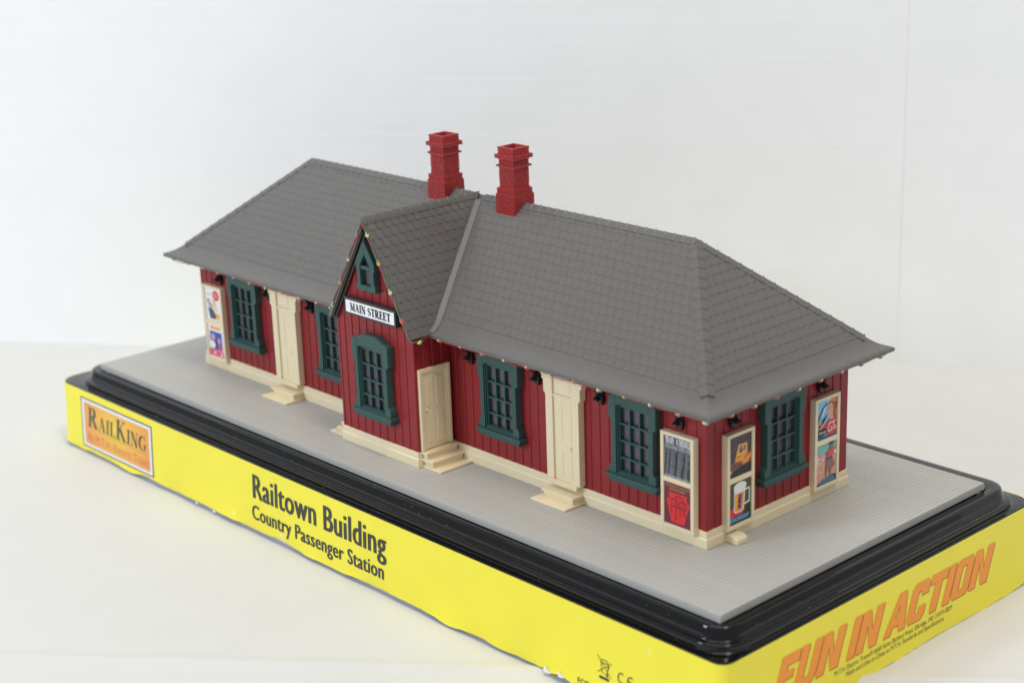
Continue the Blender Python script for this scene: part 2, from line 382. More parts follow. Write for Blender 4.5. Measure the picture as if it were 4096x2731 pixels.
# doors
def front_door(F, c, label):
    g = lambda u, z, w_: F(c+u, z, w_)
    b = MB(); Wd = .27
    left = [(-.83,.70),(-.83,3.86),(-.87,3.93),(-.92,3.95),(-.92,4.22),(-.93,4.40),(-1.0,4.42),(-1.0,4.56),(-1.06,4.58),(-1.08,4.80),(-.48,4.80),(-.48,.70)]
    b.prism(g, left, -.02, Wd); b.prism(g, [(-u, z) for u, z in left][::-1], -.02, Wd)
    b.rect(g, -.48, 4.60, .48, 4.80, -.02, Wd-.003)
    b.rect(g, -.48, 3.84, .48, 3.95, -.02, Wd-.03)
    o = b.build('door_surround', CREAM, station, bevel=.014); o['label'] = label
    b = MB(); b.rect(g, -.48, 3.95, .48, 4.60, .0, .19); b.rect(g, -.41, 4.03, .41, 4.53, .18, .205); b.rect(g, -.34, 4.09, .34, 4.47, .20, .218)
    b.build('transom_panel', CREAM, o, bevel=.01)
    b = MB(); b.rect(g, -.48, .70, .48, 3.84, .0, .19)
    for s in (-1, 1):
        b.rect(g, min(s*.06, s*.40), 2.20, max(s*.06, s*.40), 3.72, .18, .204)
        b.rect(g, min(s*.06, s*.40), .86, max(s*.06, s*.40), 1.86, .18, .204)
    b.rect(g, -.45, 1.93, .45, 2.13, .18, .202)
    d = b.build('door', CREAM, o, bevel=.01)
    k = MB(); k.ell(g(.38, 2.08, .23), g(0,0,1) and (Vector(g(0,0,1))-Vector(g(0,0,0))), .05, .05); k.rect(g, .35, 1.88, .41, 2.06, .19, .225)
    k.build('handle', CREAM, o, smooth=40)
    b = MB(); b.rect(g, -.72, .60, .72, .70, -.02, .33); b.rect(g, -.66, .5, .66, .61, -.02, .29); b.build('threshold', CREAM, o, bevel=.012)
    b = MB(); h = lambda u, z, w_: g(u, z, w_+.0)
    b.rect(h, -.80, .275, .80, .36, .0, .63); b.rect(h, -.74, .02, .74, .28, .0, .56); b.rect(h, -.92, .003, .83, .085, .0, 1.05)
    b.build('steps', CREAM, station, bevel=.014)
front_door(FRONT, 6.70, 'cream panelled front door on the far half of the station')
front_door(FRONT, 23.42, 'cream panelled front door on the near half of the station')
def bay_door(F, label):
    g = F; b = MB()
    for (a, c, e, f, d) in ((-1.59,.65,-1.46,3.86,.14),(-.21,.65,-.08,3.86,.14),(-1.46,3.72,-.21,3.86,.138),
                            (-1.46,.65,-1.39,3.72,.10),(-.28,.65,-.21,3.72,.10),(-1.39,3.65,-.28,3.72,.098)):
        b.rect(g, a, c, e, f, -.02, d)
    o = b.build('door_frame', CREAM, station, bevel=.014); o['label'] = label
    b = MB(); b.rect(g, -1.39, .65, -.28, 3.65, .0, .06)
    for a, e in ((-1.24,-.90),(-.76,-.42)):
        b.rect(g, a, 2.35, e, 3.48, .05, .085); b.rect(g, a, .84, e, 2.12, .05, .085)
    b.build('door', CREAM, o, bevel=.02)
    k = MB(); ax = Vector(g(0,0,1))-Vector(g(0,0,0)); k.ell(g(-1.27, 2.24, .11), ax, .06, .06); k.ell(g(-1.27, 2.02, .07), (0,0,1), .11, .045)
    k.build('knob', CREAM, o, smooth=50)
    b = MB()
    for z0, z1, e in ((.003,.085,1.13),(.27,.355,.68),(.54,.625,.36)): b.rect(g, -1.60, z0, .02, z1, .0, e)
    for z0, z1, e in ((.08,.275,.62),(.35,.545,.30)): b.rect(g, -1.53, z0, -.03, z1, .0, e)
    b.build('steps', CREAM, station, bevel=.016)
bay_door(WINGR, 'cream four panel door on the side of the gabled bay')
bay_door(WINGL, 'cream door on the far side of the gabled bay')

# station sign
b = MB(); zc = 5.80
b.rect(WINGF, 13.43, 5.47, 16.53, 6.13, -.02, .26); sign = b.build('station_sign', SIGNB, station, bevel=.012)
sign['label'] = 'white sign reading MAIN STREET in a dark frame'
b = MB(); b.rect(WINGF, 13.53, 5.56, 16.44, 6.04, .25, .266, 0)
serif_text(b, WINGF, 'MAIN STREET', 13.80, 5.64, 16.24, .32, .269, 1, T=.27, t=.085, gap=.05)
b.build('lettering', [WHITE, INK], sign)

# eave brackets
def bracket(F, u):
    b = MB(); e = Vector(F(1,0,0))-Vector(F(0,0,0))
    def bar(pr, h):
        P = lambda w_, z, t: tuple(Vector(F(u, z, w_-.02))+e*t)
        n = len(pr)
        b.add([P(w_, z, -h) for w_, z in pr]+[P(w_, z, h) for w_, z in pr],
              [tuple(range(n)), tuple(range(2*n-1, n-1, -1))]+[(i, (i+1)%n, n+(i+1)%n, n+i) for i in range(n)])
    bar([(0,4.00),(.10,4.00),(.13,4.05),(.13,4.14),(0,4.14)], .11)                        # lower knob
    bar([(0,4.13),(.14,4.13),(.20,4.20),(.20,4.29),(.15,4.34),(0,4.34)], .18)            # corbel block
    bar([(.1,4.21),(.32,4.20),(.40,4.25),(.32,4.31),(.1,4.32)], .10)                     # beak
    bar([(0,4.33),(.13,4.33),(.11,5.03),(0,5.03)], .135)                                 # wall post
    bar([(.08,4.33),(.18,4.33),(.56,4.92),(.56,5.03),(.44,5.03)], .085)                  # brace out to the soffit
    return b.build('eave_bracket', BLACK, station, bevel=.02)
for u in (1.72, 5.35, 8.4, 18.38, 21.98, 25.15, 28.82): bracket(FRONT, u)
for u in (1.33, 6.05): bracket(END, u)

# ------------------------------------------------------------------ roof
EO = 1.05; ZE0, ZE1 = 5.06, 5.19
prof = [(0, 5.19), (.14, 5.235), (.27, 5.285), (.40, 5.345), (.52, 5.42), (.62, 5.50), (.70, 5.565), (.78, 5.635), (4.94, 9.28)]
def zroof(s):
    for (a, za), (c, zc_) in zip(prof, prof[1:]):
        if s <= c: return za+(zc_-za)*(s-a)/(c-a)
    return prof[-1][1]
SL = (9.28-5.635)/(4.94-.78)
b = MB()
def ring(s, z): return rect_ring(-EO+s, -EO+s, L+EO-s, W+EO-s, z)
rr = [ring(1.3, 5.03), ring(.10, 5.06), ring(.06, 5.02), ring(.0, 5.06), ring(0, 5.17), ring(.02, 5.19)]+[ring(s, z) for s, z in prof[1:-1]]+[ring(4.9, 9.245), ring(4.943, 9.28)]
b.loft(rr, 0, True, False, True)
# bay roof: two thick slopes running back to the main ridge
YF, YB, XT = -1.97, 3.9, 2.50
def bay_pt(side, r_, y, dz=0): return (XW+side*r_, y, ZR-SW*r_+dz)
for s in (-1, 1):
    yb = lambda r_: -EO+.2 if r_ > 2.35 else 3.9-(3.9+.33)*r_/2.3
    top = [bay_pt(s, 0, YF), bay_pt(s, XT, YF), bay_pt(s, XT, -.85), bay_pt(s, 2.25, -.2), bay_pt(s, 0, YB)]
    bot = [tuple(Vector(p)-Vector((s*.86, 0, .50))*.15) for p in top]
    for k in (0, 4): bot[k] = (XW, top[k][1], ZR-.15*math.sqrt(1+SW*SW))
    b.add(top+bot, [(0,1,2,3,4), (9,8,7,6,5), (0,1,6,5), (1,2,7,6), (2,3,8,7), (3,4,9,8)])
roof = b.build('roof', ROOF, station, smooth=25)
# dark rails under the verge
b = MB()
for s in (-1, 1):
    for k in (.20, .30):
        q = [Vector(bay_pt(s, .26, -1.90+ (k-.2)))-Vector((s*.86,0,.5))*k*.9, Vector(bay_pt(s, 2.46, -1.90+(k-.2)))-Vector((s*.86,0,.5))*k*.9]
        b.tube([tuple(q[0]), tuple(q[1])], .05, 6)
b.build('verge_rail', SIGNB, station, smooth=50)

# shingles: wedges laid in rows and clipped to each slope
def slope_frame(o, u, v):
    u = Vector(u).normalized(); v = Vector(v).normalized(); n = u.cross(v).normalized()
    if n.z < 0: n = -n
    return Vector(o), u, v, n
SH_W, SH_H, GAP, FRH = .37, .364, .0, .010
def shingles(fr, planes, umax, umin, vmax, hi=.034, gap=GAP, sgn=1, BEV=.030):
    o, u, v, n = fr; out = []
    rows = int(vmax/SH_H)+1
    for r in range(rows):
        v0, v1 = r*SH_H, (r+1)*SH_H
        k0 = int(umin/SH_W)-2; off = (r % 2)*.5*SH_W
        for k in range(k0, int(umax/SH_W)+2):
            a = k*SH_W+off
            poly = clip([(a+gap/2, v0), (a+SH_W-gap/2, v0), (a+SH_W-gap/2, v1), (a+gap/2, v1)], planes)
            if len(poly) < 3: continue
            ar = abs(sum(poly[i-1][0]*poly[i][1]-poly[i][0]*poly[i-1][1] for i in range(len(poly))))/2
            if ar < .012: continue
            h0 = hi+random.uniform(-.002, .002); tw = sgn*(hi*1.5+random.uniform(-.002, .002))
            hh = lambda p: .012+h0*.42*(1-(p[1]-v0)/SH_H)+tw*((p[0]-a)/SH_W-.5)
            ua, ub = min(p[0] for p in poly), max(p[0] for p in poly)
            def top_of(p):                                      # the raised side and the butt edge are bevelled
                x, y = p
                if sgn > 0 and x > a+SH_W*.97: x -= BEV
                if sgn < 0 and x < a+SH_W*.03: x += BEV
                if y < v0+.02: y += .008
                return x, y
            top = [tuple(o+u*top_of(p)[0]+v*top_of(p)[1]+n*hh(p)) for p in poly]; step = lambda p: (sgn > 0 and p[0] > a+SH_W*.97) or (sgn < 0 and p[0] < a+SH_W*.03)
            bot = [tuple(o+u*p[0]+v*p[1]+n*(.011-abs(tw)/2 if step(p) else -.004)) for p in poly]
            m_ = len(poly)
            out.append((top, top+bot, [tuple(range(m_))]+[(i, (i+1)%m_, m_+(i+1)%m_, m_+i) for i in range(m_)]))
    return out
s0 = .78; zc0 = 5.635; ks = math.sqrt(1+SL*SL)          # slopes start at the crease above the smooth flared eave
vm = (4.94-s0)*ks
cosv = 1/ks
HC = .30                                                # half width kept clear for hip caps
def hip_planes(umax): return [(1, -cosv, HC*.75), (-1, -cosv, -umax+HC*.75), (0, -1, -vm+.20)]
visible, hidden = [], []
# front slope, right and left of the bay valley
umF = L+2*(EO-s0)
frF = slope_frame((-EO+s0, -EO+s0, zc0), (1,0,0), (0, cosv, SL*cosv))
xv0, xv1 = XW+2.30-(-EO+s0), XW+.02-(-EO+s0)            # valley ends in face coordinates
dv = (xv1-xv0)/vm
# x >= xv0 + dv*v + margin
visible += shingles(frF, hip_planes(umF)+[(1, -dv, xv0+.34)], umF, 0, vm, FRH, .0, -1)
xl0, xl1 = XW-2.30-(-EO+s0), XW-.02-(-EO+s0); dvl = (xl1-xl0)/vm
visible += shingles(frF, hip_planes(umF)+[(-1, dvl, -(xl0-.34))], umF, 0, vm, FRH, .0, -1)
umE = W+2*(EO-s0)
frR = slope_frame((L+EO-s0, -EO+s0, zc0), (0,1,0), (-cosv, 0, SL*cosv))
visible += shingles(frR, hip_planes(umE), umE, 0, vm, .015)
frL = slope_frame((-EO+s0, -EO+s0, zc0), (0,1,0), (cosv, 0, SL*cosv))
hidden += shingles(frL, hip_planes(umE), umE, 0, vm)
frB = slope_frame((-EO+s0, W+EO-s0, zc0), (1,0,0), (0, -cosv, SL*cosv))
hidden += shingles(frB, hip_planes(umF), umF, 0, vm)
kw = math.sqrt(1+SW*SW); cw = 1/kw; vw = XT*kw
for s, dest in ((1, visible), (-1, hidden)):
    fr = slope_frame((XW+s*XT, 0, ZR-SW*XT), (0,1,0), (-s*cw, 0, SW*cw))
    # valley in (y, v): from y=-.33 at r=2.30 to 3.9 at r=0
    va = (XT-2.30)*kw; sl = (3.9+.33)/(vw-va)
    dest += shingles(fr, [(1, 0, YF+.02), (-1, sl, .33+.30+sl*va), (0, -1, -vw+.17)], 4.2, -2.2, vw, .022, .0, -1)
visible.sort(key=lambda t: -px_area(t[0]))
for top, vs, fs in visible[:300]:
    q = MB(); q.add(vs, fs); q.build('shingle', ROOF, roof, norm=False)
q = MB()
for top, vs, fs in visible[300:]+hidden: q.add(vs, fs)
o = q.build('shingle_field', ROOF, roof, norm=False); o['kind'] = 'stuff'
# valley strips
q = MB()
for s in (-1, 1):
    top = []
    for f in [i/12 for i in range(13)]:
        y = -.93+(3.70+.93)*f; zm = zroof(y+EO); r_ = (ZR-zm)/SW; lift = .02*min(1, f*5)
        P = Vector((XW+s*r_, y, zm+.012+lift*.4))
        e1 = Vector((XW+s*(r_+.13), y, zm+.012)); e0 = Vector((XW+s*max(r_-.01, 0), y-.17, ZR-SW*max(r_-.01, 0)+.012))
        c1 = Vector((XW+s*(r_+.05), y-.05, zm+.014+lift))
        top.append([tuple(e0), tuple(c1), tuple(e1)])
    q.loft(top, 0, False)
q.build('valley_strip', ROOF, station, smooth=60, norm=False)
# ridge and hip tiles
def cap_tiles(P0, P1, wl, wr, nl_, nr_, n, half=.26, h0=.030, h1=.058, skip=None):
    P0, P1 = Vector(P0), Vector(P1); wl, wr, nl_, nr_ = [Vector(t).normalized() for t in (wl, wr, nl_, nr_)]
    nn = (nl_+nr_).normalized(); first = None
    for i in range(n):
        a = P0+(P1-P0)*(i/n); c = P0+(P1-P0)*((i+1)/n)
        if skip and any(x0 < (a.x+c.x)/2 < x1 for x0, x1 in skip): continue
        vs = []
        for p_, h in ((a, h0), (a.lerp(c, .80), h0), (a.lerp(c, .86), h1), (a.lerp(c, .92), h1), (c, h0)):
            vs += [p_+wl*half-nl_*.02, p_+wl*half+nl_*h, p_+wl*.09+nl_*(h+.004), p_+nn*(h*1.0+.012), p_+wr*.09+nr_*(h+.004), p_+wr*half+nr_*h, p_+wr*half-nr_*.02]
        q = MB(); q.loft([vs[k*7:k*7+7] for k in range(5)], 0, False)
        q.add(vs[28:35], [tuple(range(7))]); q.add(vs[0:7], [tuple(range(7))])
        q.build('ridge_tile', ROOF, roof)
YM = W/2; RZ = 9.285; RX0, RX1 = YM, L-YM
nF = Vector((0, -SL, 1)); nB = Vector((0, SL, 1)); nR = Vector((SL, 0, 1)); nL_ = Vector((-SL, 0, 1))
CH = (XW+.02-2.03, XW+.02+2.03)
cap_tiles((RX0, YM, RZ), (RX1, YM, RZ), (0,-1,-SL), (0,1,-SL), nF, nB, 49, skip=[(c-.52, c+.52) for c in CH]+[(XW-.25, XW+.25)])
tE = 4.94-.74
for sx, cx in ((1, RX1), (-1, RX0)):
    for sy in (-1, 1):
        P1 = (cx+sx*tE, YM+sy*tE, RZ-SL*tE)
        hip = Vector((sx, sy, -SL)).normalized()
        na = Vector((sx*SL, 0, 1)).normalized(); nb = Vector((0, sy*SL, 1)).normalized()
        wa = na.cross(hip); wb = nb.cross(hip)
        if wa.dot(Vector((sx, -sy, 0))) < 0: wa = -wa
        if wb.dot(Vector((-sx, sy, 0))) < 0: wb = -wb
        cap_tiles((cx, YM, RZ), P1, wa, wb, na, nb, 15)
nwl = Vector((-SW, 0, 1)); nwr = Vector((SW, 0, 1))
cap_tiles((XW, 3.55, ZR), (XW, YF+.02, ZR), (-1,0,-SW), (1,0,-SW), nwl, nwr, 12, half=.26, h0=.035, h1=.066)

# chimneys
def chimney(cx, label):
    cy = YM; b = MB()
    def col(h, z0, z1): b.box((cx-h, cy-h, z0), (cx+h, cy+h, z1))
    spec = [(.525, 8.30, 9.62), (.485, 9.62, 9.85), (.405, 9.85, 10.66), (.48, 10.66, 10.75), (.41, 10.75, 10.99), (.52, 10.99, 11.16), (.425, 11.16, 11.40)]
    def sq(h, z): return [(cx-h, cy-h, z), (cx+h, cy-h, z), (cx+h, cy+h, z), (cx-h, cy+h, z)]
    rings = []
    for h, z0, z1 in spec: rings += [sq(h-.045, z0), sq(h-.045, z1)]
    rings += [sq(.43, 11.40), sq(.43, 11.43), sq(.33, 11.43), sq(.31, 10.8)]
    b.loft(rings, 0, True, True, True)
    o = b.build('chimney', BRICK, station); o['label'] = label
    rest = MB()
    for h, z0, z1 in spec:
        n = max(1, round((z1-z0)/.088)); ch_ = (z1-z0)/n
        for r in range(n):
            za, zb = z0+ch_*r+.011, z0+ch_*(r+1)-.011
            if zb < 8.7: continue
            off = (r % 2)*.105
            for face in range(4):
                edges = [-h]; x = -h+.21-off if off else -h+.21
                while x < h-.05: edges.append(x); x += .21
                edges.append(h)
                for e0, e1 in zip(edges, edges[1:]):
                    a0 = e0+(.010 if e0 > -h else 0); a1 = e1-(.010 if e1 < h else 0); pr = .014+random.uniform(-.006, .006); d0, d1 = h-.055, h-.012+pr
                    if e1 >= h: a1 = h+pr-.012
                    if e0 <= -h: a0 = -h+.012
                    if face == 0: A, B_ = (cx+a0, cy-d1, za), (cx+a1, cy-d0, zb)
                    elif face == 1: A, B_ = (cx+d0, cy+a0, za), (cx+d1, cy+a1, zb)
                    elif face == 2: A, B_ = (cx-a1, cy+d0, za), (cx-a0, cy+d1, zb)
                    else: A, B_ = (cx-d1, cy-a1, za), (cx-d0, cy-a0, zb)
                    if face < 2 and bricks[0] < 300:
                        q = MB(); q.box(A, B_); q.build('brick', BRICK, o, norm=False); bricks[0] += 1
                    else: rest.box(A, B_)
    k = rest.build('brick_field', BRICK, o, norm=False); k['kind'] = 'stuff'
bricks = [0]
chimney(CH[1], 'red brick chimney on the near side of the gable ridge')
chimney(CH[0], 'red brick chimney on the far side of the gable ridge')

# ------------------------------------------------------------------ posters
def poster(F, c, zb, zt, label, top, bottom, hw=.735):
    b = MB(); g = lambda u, z, w_: F(c+u, z, w_); d = .24; i = .135; m0, m1 = 2.09, 2.27
    b.rect(g, -hw, zb, -hw+i, zt, -.02, d); b.rect(g, hw-i, zb, hw, zt, -.02, d)
    b.rect(g, -hw+i, zb, hw-i, zb+.14, -.02, d-.003); b.rect(g, -hw+i, zt-.12, hw-i, zt, -.02, d-.003); b.rect(g, -hw+i, m0, hw-i, m1, -.02, d-.003)
    b.rect(g, -hw+i, zb+.1, hw-i, zt-.1, -.02, d-.06)
    o = b.build('poster_frame', CREAM, station, bevel=.012); o['label'] = label
    for (z0, z1), art in (((m1, zt-.12), top), ((zb+.14, m0), bottom)):
        q = MB(); mats = []
        u0, u1 = -hw+i, hw-i
        P = lambda x, y, w_: g(u0+(u1-u0)*x, z0+(z1-z0)*y, w_)      # unit square on the print
        lay = [0]
        def put(m_, poly):
            if m_ not in mats: mats.append(m_)
            lay[0] += 1; q.flat(P, poly, d-.056+.0008*lay[0], mats.index(m_))
        def line(m_, pts, wd):
            if m_ not in mats: mats.append(m_)
            lay[0] += 1; stroke(q, P, pts, wd, d-.056+.0008*lay[0], mats.index(m_))
        def text(m_, s, x0, y0, x1, cap, **k):
            if m_ not in mats: mats.append(m_)
            lay[0] += 1; put_text(q, P, s, x0, y0, x1, cap, d-.056+.0008*lay[0], mats.index(m_), **k)
        def serif(m_, s, x0, y0, x1, cap, **k):
            if m_ not in mats: mats.append(m_)
            lay[0] += 1; serif_text(q, P, s, x0, y0, x1, cap, d-.056+.0008*lay[0], mats.index(m_), **k)
        art(put, line, text, serif)
        q.build('picture', mats, o, norm=False)
FULL = [(0,0),(1,0),(1,1),(0,1)]
def disc(cx, cy, rx, ry, n=20): return [(cx+rx*math.cos(6.2832*i/n), cy+ry*math.sin(6.2832*i/n)) for i in range(n)]
P_ = {k: flat('print_'+k, v) for k, v in dict(navy=(.02,.022,.045), slate=(.045,.048,.062), maroon=(.17,.025,.05), keyred=(.72,.03,.035), gold=(.46,.26,.05), dkred=(.35,.015,.03),
     brown=(.06,.04,.04), umber=(.16,.07,.05), orange=(.80,.30,.04), amber=(.86,.42,.05), coal=(.012,.012,.014), bottle=(.02,.045,.025), moss=(.06,.08,.04), foam=(.82,.82,.80), beer=(.75,.26,.06),
     violet=(.05,.035,.14), red=(.72,.03,.035), blue=(.16,.42,.80), sky=(.20,.52,.82), paper=(.82,.83,.84), skin=(.75,.36,.22), auburn=(.30,.07,.03), copper=(.72,.22,.05), sweater=(.62,.03,.05),
     teal=(.22,.48,.46), sand=(.72,.38,.30), rose=(.62,.10,.09), taupe=(.28,.17,.16), deepblue=(.03,.07,.20), aqua=(.20,.48,.52), cobalt=(.03,.08,.52), pink=(.80,.10,.18), cream=(.80,.66,.46), grape=(.07,.06,.11), grey=(.34,.35,.37)).items()}
def art_schedule(put, line, text, serif):
    put(P_['navy'], FULL); put(P_['slate'], [(0,0),(1,0),(1,.76),(0,.76)])
    serif(WHITE, 'TRAIN', .03, .82, .37, .145, T=.23, t=.10, gap=.05); serif(WHITE, 'SCHEDULE', .43, .82, .98, .145, T=.23, t=.10, gap=.05)
    for y in (.785, .715, .03): line(WHITE, [(.02, y), (.98, y)], .009)
    for x in (.13, .26, .53, .80): line(P_['grey'], [(x, .03), (x, .785)], .008)
    rnd = random.Random(3)
    for x0, x1 in ((.03,.11),(.15,.24),(.29,.50),(.56,.77),(.83,.97)): line(P_['grey'], [(x0, .75), (x1, .75)], .028)
    for r in range(11):
        y = .665-.059*r
        for x0, x1 in ((.03,.11),(.15,.24),(.29,.50),(.56,.77),(.83,.97)):
            x = x0; e = x1-rnd.uniform(0, (x1-x0)*.3)
            while x < e: w_ = rnd.uniform(.02, .04); line(P_['grey'], [(x, y), (min(x+w_, e), y)], .022); x += w_+.006
def art_keystone(put, line, text, serif):
    put(P_['maroon'], FULL)
    text(P_['gold'], 'PENNSYLVANIA', .03, .895, .97, .060); text(P_['gold'], 'RAILROAD', .21, .815, .77, .058, offset=.015)
    put(P_['keyred'], [(.25,.06),(.73,.06),(.94,.60),(.84,.60),(.82,.76),(.16,.76),(.18,.60),(.07,.60)])
    def letter(ch, x, y, w_, h, k):
        line(P_['dkred'], [(x, y), (x, y+h)], k); line(P_['dkred'], [(x, y+h)]+[(x+w_*.55+w_*.45*math.sin(rad(a)), y+h*.76+h*.24*math.cos(rad(a))) for a in range(0, 181, 20)]+[(x, y+h*.52)], k)
        if ch == 'R': line(P_['dkred'], [(x+w_*.4, y+h*.52), (x+w_, y)], k)
    letter('P', .26, .26, .26, .36, .045); letter('R', .58, .24, .24, .36, .045); letter('P', .42, .14, .30, .56, .05)
poster(FRONT, 28.83, .43, 3.86, 'cream framed board with the train schedule over a red keystone', art_schedule, art_keystone)
def art_pack(put, line, text, serif):
    put(P_['brown'], FULL); put(P_['umber'], [(.0,.30),(.3,.42),(.62,.36),(1,.52),(1,.22),(.0,.12)]); put(P_['orange'], [(.62,.34),(.98,.48),(1,.38),(.86,.26),(.6,.24)])
    put(P_['coal'], [(0,0),(1,0),(1,.24),(.6,.22),(.3,.16),(0,.14)])
    put(P_['orange'], [(.26,.38),(.64,.34),(.84,.48),(.82,.75),(.44,.77)]); put(P_['amber'], [(.26,.40),(.60,.38),(.80,.75),(.42,.77)]); put(P_['orange'], [(.26,.36),(.62,.32),(.62,.39),(.27,.41)])
    put(P_['cream'], [(.42,.54),(.66,.53),(.76,.73),(.49,.74)]); put(P_['umber'], [(.44,.55),(.60,.54),(.63,.60),(.56,.66),(.62,.72),(.52,.73),(.46,.65)]); put(P_['rose'], disc(.56, .66, .04, .03)); put(P_['grape'], [(.62,.58),(.68,.57),(.74,.71),(.66,.72)])
    line(P_['umber'], [(.32,.44),(.38,.47),(.46,.45),(.58,.47)], .022); put(P_['grey'], [(.02,.1),(.14,.12),(.12,.18),(.04,.18)])
    for x in (.1,.2): line(P_['grey'], [(x,.62),(x+.12,.72),(x+.08,.84),(x+.2,.93)], .006)
def art_mug(put, line, text, serif):
    put(P_['bottle'], FULL); put(P_['moss'], [(0,.45),(1,.42),(1,1),(0,1)])
    put(P_['red'], disc(.36, .30, .36, .13))
    line(P_['foam'], [(.70,.74),(.93,.74),(.93,.42),(.70,.40)], .05)
    put(P_['foam'], [(.22,.30),(.32,.25),(.58,.25),(.68,.30),(.76,.88),(.24,.88)]); put(P_['beer'], [(.26,.32),(.34,.28),(.56,.28),(.63,.32),(.70,.72),(.27,.72)])
    put(P_['amber'], [(.28,.34),(.36,.30),(.38,.70),(.29,.70)])
    put(P_['foam'], disc(.50, .86, .29, .10)); put(P_['foam'], [(.23,.70),(.73,.70),(.77,.88),(.22,.88)])
    put(P_['violet'], [(.40,.34),(.47,.37),(.52,.33),(.55,.38),(.50,.44),(.58,.48),(.52,.53),(.58,.60),(.53,.68),(.44,.68),(.48,.60),(.40,.62),(.44,.54),(.38,.50),(.46,.46),(.40,.40)])
    text(P_['blue'], 'Excelsior', .05, .07, .94, .12, offset=.03, shear=.1)
poster(END, 1.56, .42, 3.84, 'cream framed poster with a yellow pack above a beer mug', art_pack, art_mug, .70)
def art_drive(put, line, text, serif):
    put(P_['sky'], FULL); put(P_['paper'], [(.25,.55),(.55,.95),(.95,1),(.6,1),(.32,.78)])
    line(P_['coal'], [(.02,.45),(.12,.62),(.28,.78),(.50,.90)], .06); line(P_['grape'], [(.08,.45),(.18,.60),(.34,.74)], .02)
    put(P_['auburn'], [(.54,.84),(.62,.93),(.80,.98),(1,.95),(1,.50),(.90,.44),(.80,.50),(.64,.80)]); put(P_['copper'], [(.60,.92),(.72,.99),(.94,.97),(1,.86),(.88,.86),(.74,.90)]); put(P_['copper'], [(.90,.5),(1,.55),(1,.72),(.92,.66)])
    put(P_['skin'], [(.55,.76),(.60,.86),(.72,.87),(.82,.78),(.80,.60),(.70,.50),(.60,.52),(.54,.64)])
    for x in (.60,.72): line(P_['auburn'], [(x,.745),(x+.07,.75)], .02)
    line(P_['rose'], [(.58,.595),(.64,.58),(.70,.60)], .03); line(P_['paper'], [(.60,.597),(.68,.60)], .012)
    put(P_['skin'], [(.66,.50),(.80,.58),(.82,.45),(.66,.44)])
    put(P_['sweater'], [(.28,.32),(.46,.40),(.60,.48),(.72,.44),(.90,.48),(1,.44),(1,.06),(.52,.04),(.48,.24),(.24,.28)])
    put(P_['skin'], [(.02,.38),(.14,.48),(.26,.46),(.34,.40),(.28,.30),(.12,.26)]); line(P_['coal'], [(.08,.34),(.30,.46),(.42,.53),(.50,.60)], [.10,.10,.06,.03]); put(P_['copper'], [(.10,.44),(.22,.47),(.24,.40),(.12,.38)])
    put(P_['coal'], [(.02,.12),(.08,.28),(.30,.30),(.48,.26),(.50,.12),(.20,.08)]); put(P_['deepblue'], [(0,0),(1,0),(1,.05),(.4,.07),(.0,.10)])
    text(WHITE, 'DRINK', .10, .15, .46, .06)
    line(WHITE, [(.70,.34),(.66,.38),(.60,.34),(.56,.24),(.58,.16),(.64,.15),(.68,.20)], .028); line(WHITE, arc(.73,.205,.035,.05,0,360,9), .022)
    line(WHITE, [(.79,.18),(.83,.30),(.85,.38),(.82,.36),(.80,.20),(.84,.18)], .020); line(WHITE, arc(.89,.21,.03,.045,0,360,9), .020); line(WHITE, [(.93,.26),(.92,.17),(.97,.19)], .018); line(WHITE, [(.66,.38),(.78,.36),(.93,.40)], .018)
def art_beach(put, line, text, serif):
    put(P_['sand'], FULL); put(P_['teal'], [(0,.78),(.4,.72),(1,.76),(1,1),(0,1)]); line(P_['deepblue'], [(.45,.72),(1,.80)], .025)
    rnd = random.Random(8)
    for i in range(16): put((P_['paper'], P_['pink'], P_['cream'], P_['grey'])[i % 4], disc(.05+.42*rnd.random(), .52+.22*rnd.random(), .045, .03, 7))
    for i in range(6): put((P_['paper'], P_['cream'])[i % 2], disc(.80+.2*rnd.random(), .62+.14*rnd.random(), .05, .035, 7))
    for i in range(7): put((P_['cream'], P_['rose'])[i % 2], disc(.04+.3*rnd.random(), .22+.2*rnd.random(), .03, .02, 6))
    line(P_['taupe'], [(.53,.38),(.48,.20)], .08); line(P_['taupe'], [(.72,.38),(.70,.18)], .08)
    put(P_['taupe'], [(.50,.58),(.80,.58),(.94,.40),(.70,.30),(.46,.34)]); line(P_['rose'], [(.46,.34),(.70,.30),(.93,.41)], .03); line(P_['deepblue'], [(.50,.60),(.80,.60)], .05)
    put(P_['rose'], [(.48,.62),(.56,.80),(.80,.84),(.90,.82),(.82,.62)]); put(P_['taupe'], disc(.74, .90, .11, .06)); put(P_['coal'], [(.64,.92),(.86,.95),(.84,.99),(.68,.98)])
    put(P_['deepblue'], [(0,0),(1,0),(1,.14),(.85,.17),(.55,.15),(.30,.11),(.12,.05),(0,.04)])
    for y, x0, x1 in ((.10,.34,.84),(.035,.18,.86)):        # two short lines of rounded lettering, too small to read in the photo
        x = x0; k = 0
        while x < x1: line(P_['aqua'], [(x, y), (x+.01, y+.05), (x+.04, y+.05), (x+.045, y), (x+.02, y+.02)], .016); x += .075; k += 1
poster(END, 6.25, .42, 3.84, 'cream framed poster with a driver in red above a beach scene', art_drive, art_beach, .70)
